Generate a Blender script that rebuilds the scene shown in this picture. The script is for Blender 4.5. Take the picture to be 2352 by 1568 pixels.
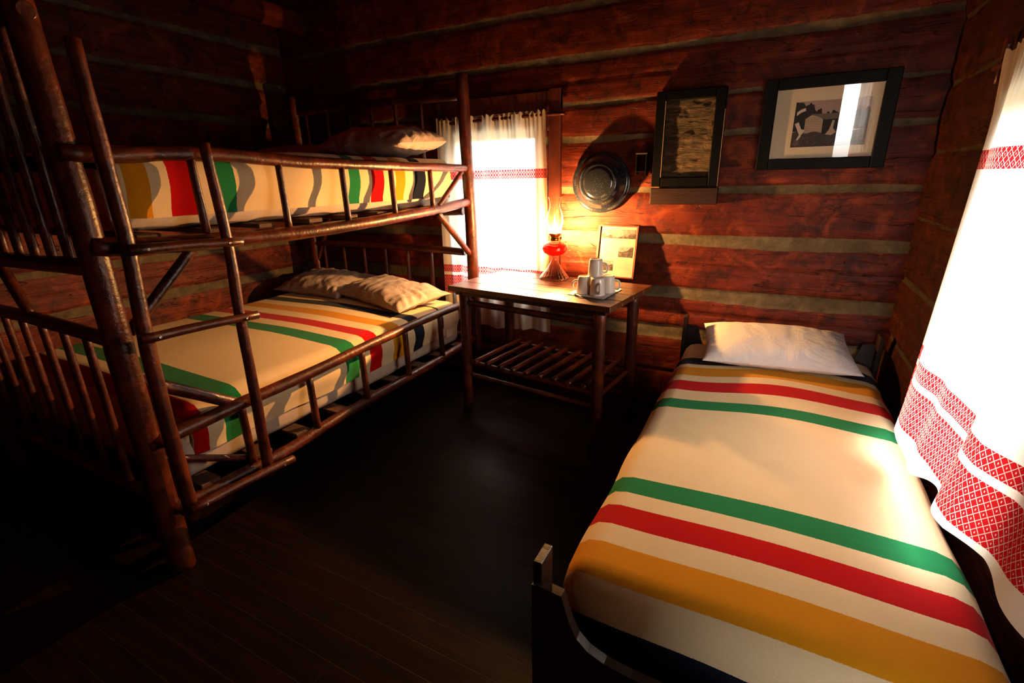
import bpy, bmesh, math, random
from mathutils import Vector, Matrix, noise

SC = bpy.context.scene
for o in list(bpy.data.objects):
    bpy.data.objects.remove(o)

# ------------------------------------------------------------------ camera
CAM_H = 1.30
cam_d = bpy.data.cameras.new('camera')
cam = bpy.data.objects.new('camera', cam_d)
SC.collection.objects.link(cam)
cam_d.sensor_fit = 'HORIZONTAL'
cam_d.sensor_width = 36.0
cam_d.lens = 1114.74 / 2352.0 * 36.0
cam_d.clip_start = 0.02
cam_r = Vector((0.88599634, 0.46330255, -0.0190062))
cam_u = Vector((-0.13138336, 0.29013783, 0.94792323))
cam_f = Vector((-0.44468967, 0.83735941, -0.3179313))
M = Matrix((cam_r, cam_u, -cam_f)).transposed().to_4x4()
M.translation = Vector((0, 0, CAM_H))
cam.matrix_world = M
SC.camera = cam

# ------------------------------------------------------------------ light and exposure
WORLD_STRENGTH = 15.0
LAMP_WATTS = 18.5          # each broad side of the flat wick flame; half of it in all directions
EXPOSURE = 1.35
SC.view_settings.view_transform = 'Standard'
SC.view_settings.look = 'None'
SC.view_settings.gamma = 1.0
SC.view_settings.use_curve_mapping = False
SC.view_settings.exposure = EXPOSURE
w = bpy.data.worlds.new('world')
SC.world = w
w.use_nodes = True
bg = w.node_tree.nodes['Background']
# overcast sky above the horizon, dark ground below it
_nt = w.node_tree
_tc = _nt.nodes.new('ShaderNodeTexCoord')
_sp = _nt.nodes.new('ShaderNodeSeparateXYZ')
_cr = _nt.nodes.new('ShaderNodeValToRGB')
_nt.links.new(_tc.outputs['Generated'], _sp.inputs[0])
_mr = _nt.nodes.new('ShaderNodeMapRange')
_mr.inputs[1].default_value = -1
_nt.links.new(_sp.outputs['Z'], _mr.inputs[0])
_nt.links.new(_mr.outputs[0], _cr.inputs[0])
_cr.color_ramp.elements[0].position = .485
_cr.color_ramp.elements[0].color = (.14, .13, .10, 1)
_cr.color_ramp.elements[1].position = .515
_cr.color_ramp.elements[1].color = (1.0, .98, .96, 1)
_nt.links.new(_cr.outputs[0], bg.inputs['Color'])
bg.inputs['Strength'].default_value = WORLD_STRENGTH
SC.cycles.use_denoising = True
SC.cycles.max_bounces = 8
SC.cycles.diffuse_bounces = 3
SC.cycles.glossy_bounces = 3
SC.cycles.transparent_max_bounces = 16
SC.cycles.caustics_reflective = False
SC.cycles.caustics_refractive = False
SC.cycles.sample_clamp_indirect = 4.0

# room dimensions (metres)
XL, XR, YB, YR, ZC = -3.33, 0.56, 2.78, -0.60, 2.45
W1 = (-1.85, -1.29, 0.62, 1.56)      # window in the back wall: x0 x1 z0 z1
W2 = (1.26, 1.92, 0.57, 1.48)        # window in the side wall: y0 y1 z0 z1
HALL_Y = -1.30                        # outer wall of the entry added to shape the rear light
W3 = (0.06, 0.48, 0.30, 2.15)        # window inferred behind the camera, set in the added entry


def portal(name, loc, rot, sx, sy):
    d = bpy.data.lights.new(name, 'AREA')
    d.shape = 'RECTANGLE'
    d.size = sx
    d.size_y = sy
    d.cycles.is_portal = True
    o = bpy.data.objects.new(name, d)
    SC.collection.objects.link(o)
    o.location = loc
    o.rotation_euler = rot
    return o


# portals open where daylight enters (an area light shines along its local -Z)
portal('daylight_back_window', ((W1[0] + W1[1]) / 2, YB + .15, (W1[2] + W1[3]) / 2), (math.radians(-90), 0, 0), W1[1] - W1[0], W1[3] - W1[2])
portal('daylight_side_window', (XR + .15, (W2[0] + W2[1]) / 2, (W2[2] + W2[3]) / 2), (math.radians(90), 0, math.radians(90)), W2[1] - W2[0], W2[3] - W2[2])
portal('daylight_added_entry', ((W3[0] + W3[1]) / 2, HALL_Y - .10, (W3[2] + W3[3]) / 2), (math.radians(90), 0, 0), W3[1] - W3[0], W3[3] - W3[2])

RND = random.Random(7)


# ------------------------------------------------------------------ mesh helpers
def nz(x, y=0.0, z=0.0):
    return noise.noise(Vector((x, y, z)))


class MB:
    def __init__(s):
        s.v, s.f, s.m, s.sm = [], [], [], []

    def add(s, vs, fs, mi=0, smooth=False):
        b = len(s.v)
        s.v.extend([tuple(p) for p in vs])
        for f in fs:
            s.f.append([b + i for i in f])
            s.m.append(mi)
            s.sm.append(smooth)

    def box(s, x0, x1, y0, y1, z0, z1, mi=0, mat=None, bev=0.0):
        if bev > 0:
            b = min(bev, (x1 - x0) * .45, (y1 - y0) * .45, (z1 - z0) * .45)
            vs, fs = [], []
            # chamfered box: 24 vertices
            cx, cy, cz = (x0 + x1) / 2, (y0 + y1) / 2, (z0 + z1) / 2
            hx, hy, hz = (x1 - x0) / 2, (y1 - y0) / 2, (z1 - z0) / 2
            idx = {}
            for sx in (-1, 1):
                for sy in (-1, 1):
                    for sz in (-1, 1):
                        for a in range(3):
                            h = [hx - b, hy - b, hz - b]
                            h[a] += b
                            idx[(sx, sy, sz, a)] = len(vs)
                            vs.append(Vector((cx + sx * h[0], cy + sy * h[1], cz + sz * h[2])))
            S = (-1, 1)
            for sg in S:
                fs.append([idx[(sg, -1, -1, 0)], idx[(sg, 1, -1, 0)], idx[(sg, 1, 1, 0)], idx[(sg, -1, 1, 0)]][::sg])
                fs.append([idx[(-1, sg, -1, 1)], idx[(1, sg, -1, 1)], idx[(1, sg, 1, 1)], idx[(-1, sg, 1, 1)]][::-sg])
                fs.append([idx[(-1, -1, sg, 2)], idx[(1, -1, sg, 2)], idx[(1, 1, sg, 2)], idx[(-1, 1, sg, 2)]][::sg])
            for s1 in S:
                for s2 in S:
                    fs.append([idx[(s1, s2, -1, 0)], idx[(s1, s2, -1, 1)], idx[(s1, s2, 1, 1)], idx[(s1, s2, 1, 0)]][::s1 * s2])
                    fs.append([idx[(s1, -1, s2, 0)], idx[(s1, -1, s2, 2)], idx[(s1, 1, s2, 2)], idx[(s1, 1, s2, 0)]][::-s1 * s2])
                    fs.append([idx[(-1, s1, s2, 1)], idx[(-1, s1, s2, 2)], idx[(1, s1, s2, 2)], idx[(1, s1, s2, 1)]][::s1 * s2])
                    for s3 in S:
                        fs.append([idx[(s1, s2, s3, 0)], idx[(s1, s2, s3, 1)], idx[(s1, s2, s3, 2)]][::s1 * s2 * s3])
        else:
            vs = [Vector(p) for p in ((x0, y0, z0), (x1, y0, z0), (x1, y1, z0), (x0, y1, z0),
                                      (x0, y0, z1), (x1, y0, z1), (x1, y1, z1), (x0, y1, z1))]
            fs = [[3, 2, 1, 0], [4, 5, 6, 7], [0, 1, 5, 4], [1, 2, 6, 5], [2, 3, 7, 6], [3, 0, 4, 7]]
        if mat is not None:
            vs = [mat @ p for p in vs]
        s.add(vs, fs, mi)
        return s

    def prism(s, pts, d0, d1, axis='y', mi=0, mat=None):
        """pts in the plane across the axis, extruded from d0 to d1"""
        n = len(pts)
        def P(a, b, d):
            return Vector((a, d, b)) if axis == 'y' else (Vector((d, a, b)) if axis == 'x' else Vector((a, b, d)))
        vs = [P(a, b, d0) for a, b in pts] + [P(a, b, d1) for a, b in pts]
        if mat is not None:
            vs = [mat @ p for p in vs]
        fs = [list(range(n)), list(range(2 * n - 1, n - 1, -1))]
        for i in range(n):
            j = (i + 1) % n
            fs.append([i, i + n, j + n, j])
        s.add(vs, fs, mi)
        return s

    def lathe(s, prof, seg=32, c=(0, 0, 0), mi=0, mat=None, flute=0.0, nf=0, caps=True, smooth=True):
        vs, fs = [], []
        for r, z in prof:
            for k in range(seg):
                a = 2 * math.pi * k / seg
                rr = r * (1 + flute * math.cos(nf * a)) if nf else r
                vs.append(Vector((c[0] + rr * math.cos(a), c[1] + rr * math.sin(a), c[2] + z)))
        n = len(prof)
        for i in range(n - 1):
            for k in range(seg):
                k2 = (k + 1) % seg
                fs.append([i * seg + k, i * seg + k2, (i + 1) * seg + k2, (i + 1) * seg + k])
        if caps:
            fs.append([k for k in range(seg)][::-1])
            fs.append([(n - 1) * seg + k for k in range(seg)])
        if mat is not None:
            vs = [mat @ p for p in vs]
        s.add(vs, fs, mi, smooth)
        return s

    def pole(s, pts, r, r2=None, seg=12, step=0.05, wob=0.06, seed=0.0, mi=0):
        """a rough round log along a polyline with rounded cut ends"""
        r2 = r if r2 is None else r2
        P = [Vector(p) for p in pts]
        # catmull-rom resample
        L = [0.0]
        for i in range(1, len(P)):
            L.append(L[-1] + (P[i] - P[i - 1]).length)
        tot = L[-1]
        n = max(3, int(tot / step) + 1)
        C = []
        for k in range(n + 1):
            d = tot * k / n
            i = 0
            while i < len(P) - 2 and L[i + 1] < d:
                i += 1
            t = (d - L[i]) / max(1e-6, L[i + 1] - L[i])
            p0 = P[i - 1] if i > 0 else P[i] * 2 - P[i + 1]
            p3 = P[i + 2] if i + 2 < len(P) else P[i + 1] * 2 - P[i]
            p1, p2 = P[i], P[i + 1]
            C.append(0.5 * ((2 * p1) + (p2 - p0) * t + (2 * p0 - 5 * p1 + 4 * p2 - p3) * t * t + (3 * p1 - p0 - 3 * p2 + p3) * t ** 3))
        rings = []
        up = Vector((0, 0, 1))
        d0 = (C[1] - C[0]).normalized()
        if abs(d0.z) > .9:
            up = Vector((0, 1, 0))
        a0 = d0.cross(up).normalized()
        for k in range(n + 1):
            d = (C[min(n, k + 1)] - C[max(0, k - 1)]).normalized()
            a0 = (a0 - d * a0.dot(d)).normalized()
            b0 = d.cross(a0)
            rr = r + (r2 - r) * k / n
            ring = []
            for j in range(seg):
                an = 2 * math.pi * j / seg
                q = rr * (1 + wob * nz(math.cos(an) * 1.3 + seed, math.sin(an) * 1.3 + seed * 1.7, k * step * 9)
                          + wob * .8 * nz(seed * 3.1, k * step * 6, an * .2))
                ring.append(C[k] + a0 * (q * math.cos(an)) + b0 * (q * math.sin(an)))
            rings.append((C[k], ring, d, rr))
        allr = []
        c, ring, d, rr = rings[0]
        allr.append([c + (p - c) * .82 - d * rr * .12 for p in ring])
        allr += [q[1] for q in rings]
        c, ring, d, rr = rings[-1]
        allr.append([c + (p - c) * .82 + d * rr * .12 for p in ring])
        vs = [p for q in allr for p in q]
        fs = []
        for i in range(len(allr) - 1):
            for j in range(seg):
                j2 = (j + 1) % seg
                fs.append([i * seg + j, i * seg + j2, (i + 1) * seg + j2, (i + 1) * seg + j])
        s.add(vs, fs, mi, True)
        b = (len(allr) - 1) * seg
        s.add([vs[k] for k in range(seg)], [list(range(seg))[::-1]], mi)
        s.add([vs[b + k] for k in range(seg)], [list(range(seg))], mi)
        return s

    def build(s, name, mats, parent=None, label=None, cat=None, group=None, kind=None, attrs=None, outward=True):
        me = bpy.data.meshes.new(name)
        me.from_pydata(s.v, [], s.f)
        if outward:
            bm = bmesh.new()
            bm.from_mesh(me)
            bmesh.ops.recalc_face_normals(bm, faces=bm.faces)
            bm.to_mesh(me)
            bm.free()
        if not isinstance(mats, (list, tuple)):
            mats = [mats]
        for m in mats:
            me.materials.append(m)
        me.polygons.foreach_set('material_index', s.m)
        me.polygons.foreach_set('use_smooth', s.sm)
        for an, vals in (attrs or {}).items():
            at = me.attributes.new(an, 'FLOAT', 'POINT')
            at.data.foreach_set('value', vals)
        me.update()
        o = bpy.data.objects.new(name, me)
        SC.collection.objects.link(o)
        if parent is not None:
            o.parent = parent
            o.matrix_parent_inverse = parent.matrix_world.inverted()
        tag(o, label, cat, group, kind)
        return o


def tag(o, label=None, cat=None, group=None, kind=None):
    for k, v in (('label', label), ('category', cat), ('group', group), ('kind', kind)):
        if v:
            o[k] = v
    return o


def empty(name, loc, label, cat, group=None, kind=None, rz=0.0):
    o = bpy.data.objects.new(name, None)
    o.empty_display_size = .05
    SC.collection.objects.link(o)
    o.matrix_world = Matrix.Translation(Vector(loc)) @ Matrix.Rotation(rz, 4, 'Z')
    return tag(o, label, cat, group, kind)


# ------------------------------------------------------------------ material helpers
class NT:
    def __init__(s, name):
        s.m = bpy.data.materials.new(name)
        s.m.use_nodes = True
        s.t = s.m.node_tree
        s.t.nodes.clear()
        s.out = s.t.nodes.new('ShaderNodeOutputMaterial')

    def n(s, typ, ins=None, **kw):
        nd = s.t.nodes.new('ShaderNode' + typ)
        for k, v in kw.items():
            setattr(nd, k, v)
        for k, v in (ins or {}).items():
            sock = nd.inputs[k]
            if isinstance(v, bpy.types.NodeSocket):
                s.t.links.new(v, sock)
            else:
                sock.default_value = v
        return nd

    def math(s, op, a, b=0.0, c=0.0):
        nd = s.n('Math', {0: a, 1: b, 2: c}, operation=op)
        return nd.outputs[0]

    def mix(s, f, a, b, blend='MIX'):
        nd = s.n('Mix', None, data_type='RGBA', blend_type=blend)
        for k, v in ((0, f), (6, a), (7, b)):
            if isinstance(v, bpy.types.NodeSocket):
                s.t.links.new(v, nd.inputs[k])
            else:
                nd.inputs[k].default_value = v
        return nd.outputs[2]

    def coord(s, scale=(1, 1, 1), which='Object'):
        tc = s.n('TexCoord')
        return s.n('Mapping', {'Vector': tc.outputs[which], 'Scale': scale}).outputs[0]

    def noise(s, vec, scale, detail=4, rough=.6, dist=0.0):
        return s.n('TexNoise', {'Vector': vec, 'Scale': scale, 'Detail': detail, 'Roughness': rough, 'Distortion': dist}).outputs[0]

    def ramp(s, f, stops, interp='LINEAR'):
        nd = s.n('ValToRGB', {0: f})
        cr = nd.color_ramp
        cr.interpolation = interp
        while len(cr.elements) < len(stops):
            cr.elements.new(0.5)
        for e, (p, c) in zip(cr.elements, stops):
            e.position = p
            e.color = c if len(c) == 4 else (*c, 1)
        return nd.outputs[0]

    def bump(s, h, strength=.3, dist=.01):
        return s.n('Bump', {'Height': h, 'Strength': strength, 'Distance': dist}).outputs[0]

    def end(s, sh):
        s.t.links.new(sh, s.out.inputs[0])
        return s.m

    def pbr(s, color, rough=.5, spec=.5, bump=None, metal=0.0, **kw):
        ins = {'Base Color': color, 'Roughness': rough, 'Specular IOR Level': spec, 'Metallic': metal}
        ins.update(kw)
        if bump is not None:
            ins['Normal'] = bump
        return s.n('BsdfPrincipled', ins).outputs[0]


def c4(r, g, b):
    return (r, g, b, 1)


def mat_plain(name, col, rough=.5, spec=.5, metal=0.0, var=.25, bscale=60, bstr=.15):
    t = NT(name)
    v = t.coord()
    n = t.noise(v, bscale, 4)
    dark = c4(*[c * (1 - var) for c in col])
    lite = c4(*[min(1, c * (1 + var)) for c in col])
    return t.end(t.pbr(t.mix(n, dark, lite), rough, spec, t.bump(n, bstr, .002), metal))


def mat_pole(name, a, b, c, rough=.33):
    """varnished peeled pole: streaks and knots"""
    t = NT(name)
    v = t.coord()
    n1 = t.noise(v, 14, 5, .65, .6)
    n2 = t.noise(v, 70, 4, .6)
    n3 = t.noise(v, 4, 3, .5)
    col = t.ramp(t.math('ADD', t.math('MULTIPLY', n1, .65), t.math('MULTIPLY', n3, .35)), [(.32, a), (.5, b), (.68, c)])
    col = t.mix(t.math('MULTIPLY', n2, .45), col, c4(a[0] * .5, a[1] * .5, a[2] * .5))
    h = t.math('ADD', t.math('MULTIPLY', n1, .7), t.math('MULTIPLY', n2, .5))
    rg = t.math('ADD', t.math('MULTIPLY', n2, .3), rough - .12)
    return t.end(t.pbr(col, rg, .42, t.bump(h, .55, .006)))


def mat_wood(name, axis, a, b, c, rough=.45, gscale=1.0, bstr=.5, crack=True, spec=.4, cw=60, chink=False, mort=1.0, blotch=0.0):
    """hewn / sawn timber with grain running along the axis (0 x, 1 y, 2 z)"""
    t = NT(name)
    sc = [9.0 * gscale] * 3
    sc[axis] = .9 * gscale
    v = t.coord(tuple(sc))
    g = t.noise(v, 3.2, 7, .68, .35)
    g2 = t.noise(v, 11, 4, .6)
    blot = t.noise(t.coord((2.2, 2.2, 2.2)), 2.4, 5, .65, .5)
    col = t.ramp(t.math('ADD', t.math('MULTIPLY', g, .55), t.math('MULTIPLY', blot, .45)), [(.30, a), (.48, b), (.66, c)])
    col = t.mix(t.math('MULTIPLY', g2, .35), col, c4(a[0] * .6, a[1] * .6, a[2] * .6))
    if blotch:
        b1 = t.noise(t.coord((1.0, 1.0, 1.0)), 5.5, 6, .72, 1.2)
        b2 = t.noise(t.coord((1.0, 1.0, 1.0)), 11.0, 5, .7, .8)
        up = t.n('MapRange', {0: b1, 1: .52, 2: .68, 3: 0.0, 4: blotch}).outputs[0]
        dn = t.n('MapRange', {0: b2, 1: .50, 2: .34, 3: 0.0, 4: .8}).outputs[0]
        col = t.mix(up, col, c4(min(1, c[0] * 1.7), c[1] * 2.3, c[2] * 2.2))
        col = t.mix(dn, col, c4(a[0] * .45, a[1] * .45, a[2] * .45))
        scr = t.noise(t.coord((1.0, 1.0, 1.0)), 60, 3, .6, 2.0)
        sc2 = t.n('MapRange', {0: scr, 1: .66, 2: .72, 3: 0.0, 4: .5}).outputs[0]
        col = t.mix(sc2, col, c4(min(1, c[0] * 1.6), c[1] * 2.4, c[2] * 3))
    h = t.math('ADD', g, t.math('MULTIPLY', g2, .5))
    if crack:
        vs = [5.0] * 3
        vs[axis] = .55
        ck = t.noise(t.coord(tuple(vs)), 3.0, 3, .5, .3)
        ln = t.math('ABSOLUTE', t.math('SUBTRACT', ck, .5))
        ln = t.math('MINIMUM', t.math('MULTIPLY', ln, cw), 1.0)
        col = t.mix(ln, c4(a[0] * .5, a[1] * .5, a[2] * .5), col)
        h = t.math('ADD', h, t.math('MULTIPLY', ln, .8))
        knots = t.n('TexVoronoi', {'Vector': t.coord((1.0, 1.0, 1.0)), 'Scale': 3.4}).outputs['Distance']
        kn = t.math('MINIMUM', t.math('MULTIPLY', knots, 9.0), 1.0)
        col = t.mix(kn, c4(a[0] * .35, a[1] * .3, a[2] * .3), col)
    rg = t.math('ADD', t.math('MULTIPLY', g2, .25), rough - .1)
    if chink:       # mortar between the logs where the attribute «mortar» is positive
        at = t.n('Attribute', None, attribute_name='mortar').outputs['Fac']
        nn = t.noise(t.coord(), 45, 4, .65)
        f = t.math('ADD', at, t.math('MULTIPLY', t.math('SUBTRACT', nn, .5), .012))
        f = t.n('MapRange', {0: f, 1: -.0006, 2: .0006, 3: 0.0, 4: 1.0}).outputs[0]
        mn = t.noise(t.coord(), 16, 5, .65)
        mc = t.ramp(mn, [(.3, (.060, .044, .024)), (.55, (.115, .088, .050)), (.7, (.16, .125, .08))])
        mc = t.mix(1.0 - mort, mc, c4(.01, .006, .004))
        col = t.mix(f, col, mc)
        rg = t.math('ADD', rg, t.math('MULTIPLY', f, .3))
        h = t.math('ADD', t.math('MULTIPLY', h, t.math('SUBTRACT', 1.0, f)), t.math('MULTIPLY', f, t.math('MULTIPLY', mn, 1.2)))
    return t.end(t.pbr(col, rg, spec, t.bump(h, bstr, .008)))


def mat_glass(name, tint=(1, 1, 1), refl=.9, rough=.02, ior=1.5, glow_haze=0.0, edge=0.0):
    t = NT(name)
    fr = t.n('Fresnel', {'IOR': ior}).outputs[0]
    bf = t.n('NewGeometry').outputs['Backfacing']
    fr = t.math('MULTIPLY', fr, t.math('SUBTRACT', 1.0, bf))
    tr = t.n('BsdfTransparent', {'Color': c4(*tint)}).outputs[0]
    gl = t.n('BsdfGlossy', {'Color': c4(refl, refl, refl), 'Roughness': rough}).outputs[0]
    sh = t.n('MixShader', {0: fr, 1: tr, 2: gl}).outputs[0]
    if glow_haze or edge:      # pale haze added for the flame's glow and bright glass outlines, denser edge on
        lw = t.n('LayerWeight', {'Blend': .35}).outputs['Facing']
        f = t.math('ADD', glow_haze, t.math('MULTIPLY', t.math('POWER', lw, 5.0), edge))
        hz = t.n('MixShader', {0: .5, 1: t.n('BsdfDiffuse', {'Color': c4(.9, .85, .78)}).outputs[0],
                               2: t.n('BsdfTranslucent', {'Color': c4(.9, .85, .78)}).outputs[0]}).outputs[0]
        sh = t.n('MixShader', {0: f, 1: sh, 2: hz}).outputs[0]
    return t.end(sh)


LOGC = ((.026, .0026, .0007), (.100, .0090, .0018), (.20, .027, .0055))
M_logx = mat_wood('log_timber_along_x', 0, *LOGC, rough=.52, cw=190, chink=True, spec=.25, blotch=.55)
M_logy = mat_wood('log_timber_along_y', 1, *LOGC, rough=.52, cw=190, chink=True, spec=.25, blotch=.55)
M_log_shade = mat_wood('shaded_log_timber', 1, (.010, .0016, .0006), (.028, .004, .0012), (.060, .010, .003), rough=.6, cw=190, chink=True, spec=.12, mort=.25, blotch=.3)  # darker copy of log timber and mortar; side wall shade is in the colour
M_board = mat_wood('ceiling_timber', 1, *LOGC, rough=.65, cw=170, spec=.15)
M_chink = mat_plain('chinking_mortar', (.27, .22, .15), .9, .2, var=.3, bscale=26, bstr=.5)
M_pole = mat_pole('varnished_pole', (.012, .003, .0012), (.070, .011, .0025), (.20, .036, .007))
M_tablew = mat_wood('table_wood', 0, (.02, .006, .0025), (.06, .016, .005), (.12, .034, .011), rough=.30, crack=False, spec=.6, bstr=.25)
M_dark = mat_wood('dark_frame_wood', 0, (.010, .005, .003), (.022, .010, .006), (.04, .018, .010), rough=.35, crack=False, bstr=.2)
M_darkz = mat_wood('dark_trim_wood', 2, (.03, .005, .002), (.08, .012, .004), (.14, .025, .008), rough=.5, crack=False, bstr=.3)
M_slat = mat_wood('bed_slat_wood', 0, (.035, .015, .008), (.08, .035, .02), (.13, .06, .035), rough=.7, crack=False, bstr=.3)
M_black = mat_plain('black_lacquer', (.003, .003, .003), .5, .09, var=.3)
M_metal = mat_plain('steel_screw', (.5, .45, .4), .3, .5, 1.0)
M_brass = mat_plain('aged_brass', (.45, .22, .06), .3, .5, 1.0)
M_sheet = mat_plain('cotton_sheet', (.52, .44, .36), .85, .2, var=.12, bscale=30, bstr=.25)
M_matt = mat_plain('mattress_ticking', (.45, .36, .29), .85, .2, var=.2, bscale=18, bstr=.4)


def mat_floor():
    t = NT('floor_boards')
    tc = t.coord()
    nb = t.n('TexBrick', {'Vector': tc, 'Scale': 1.0, 'Mortar Size': .0016, 'Mortar Smooth': .4, 'Brick Width': .95,
                          'Row Height': .082, 'Bias': 0.0, 'Color1': c4(.2, .2, .2), 'Color2': c4(.8, .8, .8), 'Mortar': c4(0, 0, 0)},
             offset=.37, offset_frequency=2)
    v = t.coord((1.1, 12, 12))
    g = t.noise(v, 3.0, 6, .65, .3)
    wear = t.noise(t.coord(), 1.7, 4, .6)
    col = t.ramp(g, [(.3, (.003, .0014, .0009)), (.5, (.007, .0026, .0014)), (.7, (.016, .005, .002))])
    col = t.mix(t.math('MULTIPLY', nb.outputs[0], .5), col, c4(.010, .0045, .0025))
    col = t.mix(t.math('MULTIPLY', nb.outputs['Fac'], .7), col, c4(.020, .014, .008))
    rg = t.math('ADD', t.math('MULTIPLY', wear, .35), .22)
    h = t.math('ADD', t.math('MULTIPLY', g, .4), t.math('MULTIPLY', nb.outputs['Fac'], -1.0))
    return t.end(t.pbr(col, rg, .10, t.bump(h, .35, .004)))


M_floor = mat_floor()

CREAM = (.80, .62, .37)
RED = (.50, .003, .004)
GREEN = (.015, .20, .065)
YELL = (.66, .27, .008)
NAVY = (.008, .011, .024)


def mat_blanket(name, stops, vmax):
    """wool blanket; stripe colours follow the attribute «run» in metres along the blanket"""
    t = NT(name)
    at = t.n('Attribute', None, attribute_name='run').outputs['Fac']
    wob = t.noise(t.coord(), 260, 2)
    f = t.math('ADD', at, t.math('MULTIPLY', t.math('SUBTRACT', wob, .5), .004))
    f = t.math('DIVIDE', f, vmax)
    col = t.ramp(f, [(p / vmax, c) for p, c in stops], 'CONSTANT')
    felt = t.noise(t.coord(), 420, 3, .7)
    mott = t.noise(t.coord(), 9, 4, .6)
    col = t.mix(t.math('MULTIPLY', felt, .30), col, c4(.02, .015, .01), 'MULTIPLY')
    col = t.mix(t.math('MULTIPLY', mott, .18), col, c4(.5, .38, .22), 'MULTIPLY')
    return t.end(t.pbr(col, .92, .04, t.bump(felt, .35, .003), **{'Sheen Weight': .04, 'Sheen Roughness': .5}))


def mat_pillow(name, col):
    t = NT(name)
    n = t.noise(t.coord((1, 1, 1)), 9, 6, .6, .9)
    f = t.noise(t.coord(), 500, 2)
    c = t.mix(t.math('MULTIPLY', n, .25), c4(*col), c4(*[q * .75 for q in col]))
    return t.end(t.pbr(c, .8, .2, t.bump(t.math('ADD', n, t.math('MULTIPLY', f, .05)), .5, .03)))


M_pilw = mat_pillow('white_pillowcase', (.74, .71, .70))
M_pilc = mat_pillow('cream_pillowcase', (.44, .34, .28))


def mat_curtain():
    """thin woven cotton with red woven bands; attribute «across» = metres along the cloth"""
    t = NT('curtain_cotton')
    ac = t.n('Attribute', None, attribute_name='across').outputs['Fac']
    z = t.n('Attribute', None, attribute_name='drop').outputs['Fac']      # height on the cloth
    def band(z0, z1):
        a = t.math('GREATER_THAN', z, z0)
        b = t.math('LESS_THAN', z, z1)
        return t.math('MULTIPLY', a, b)
    b1 = band(1.300, 1.352)
    b2 = band(.705, .755)
    b3 = band(.558, .685)
    bands = t.math('MAXIMUM', b1, t.math('MAXIMUM', b2, b3))
    # little woven diamonds
    p = .017
    a = t.math('DIVIDE', t.math('PINGPONG', ac, p / 2), p / 2)
    c = t.math('DIVIDE', t.math('PINGPONG', z, .0115), .0115)
    s_ = t.math('ABSOLUTE', t.math('SUBTRACT', t.math('ADD', a, c), 1.0))
    spec = t.math('LESS_THAN', s_, .11)
    dots = t.math('MULTIPLY', t.math('LESS_THAN', a, .12), t.math('LESS_THAN', c, .2))
    spec = t.math('MAXIMUM', spec, dots)
    red = t.math('MULTIPLY', bands, t.math('SUBTRACT', 1.0, t.math('MULTIPLY', spec, .55)))
    weave = t.noise(t.coord(), 300, 2)
    col = t.mix(red, c4(.86, .76, .60), c4(.50, .012, .020))
    bump = t.bump(weave, .1, .001)
    dif = t.n('BsdfDiffuse', {'Color': col, 'Normal': bump}).outputs[0]
    trl = t.n('BsdfTranslucent', {'Color': t.mix(red, c4(.98, .90, .74), c4(.42, .008, .010)), 'Normal': bump}).outputs[0]
    tr = t.n('BsdfTransparent', {'Color': t.mix(red, c4(1, .97, .90), c4(.9, .15, .12))}).outputs[0]
    m1 = t.n('MixShader', {0: .50, 1: dif, 2: trl}).outputs[0]
    f = t.math('SUBTRACT', .10, t.math('MULTIPLY', red, .095))
    return t.end(t.n('MixShader', {0: f, 1: m1, 2: tr}).outputs[0])


M_curt = mat_curtain()


# ------------------------------------------------------------------ room shell
def ticks(a, b, step, extra):
    n = int(round((b - a) / step))
    t = [a + (b - a) * i / n for i in range(n + 1)]
    for e in extra:
        k = min(range(len(t)), key=lambda i: abs(t[i] - e))
        t[k] = e
    return sorted(t)


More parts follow.
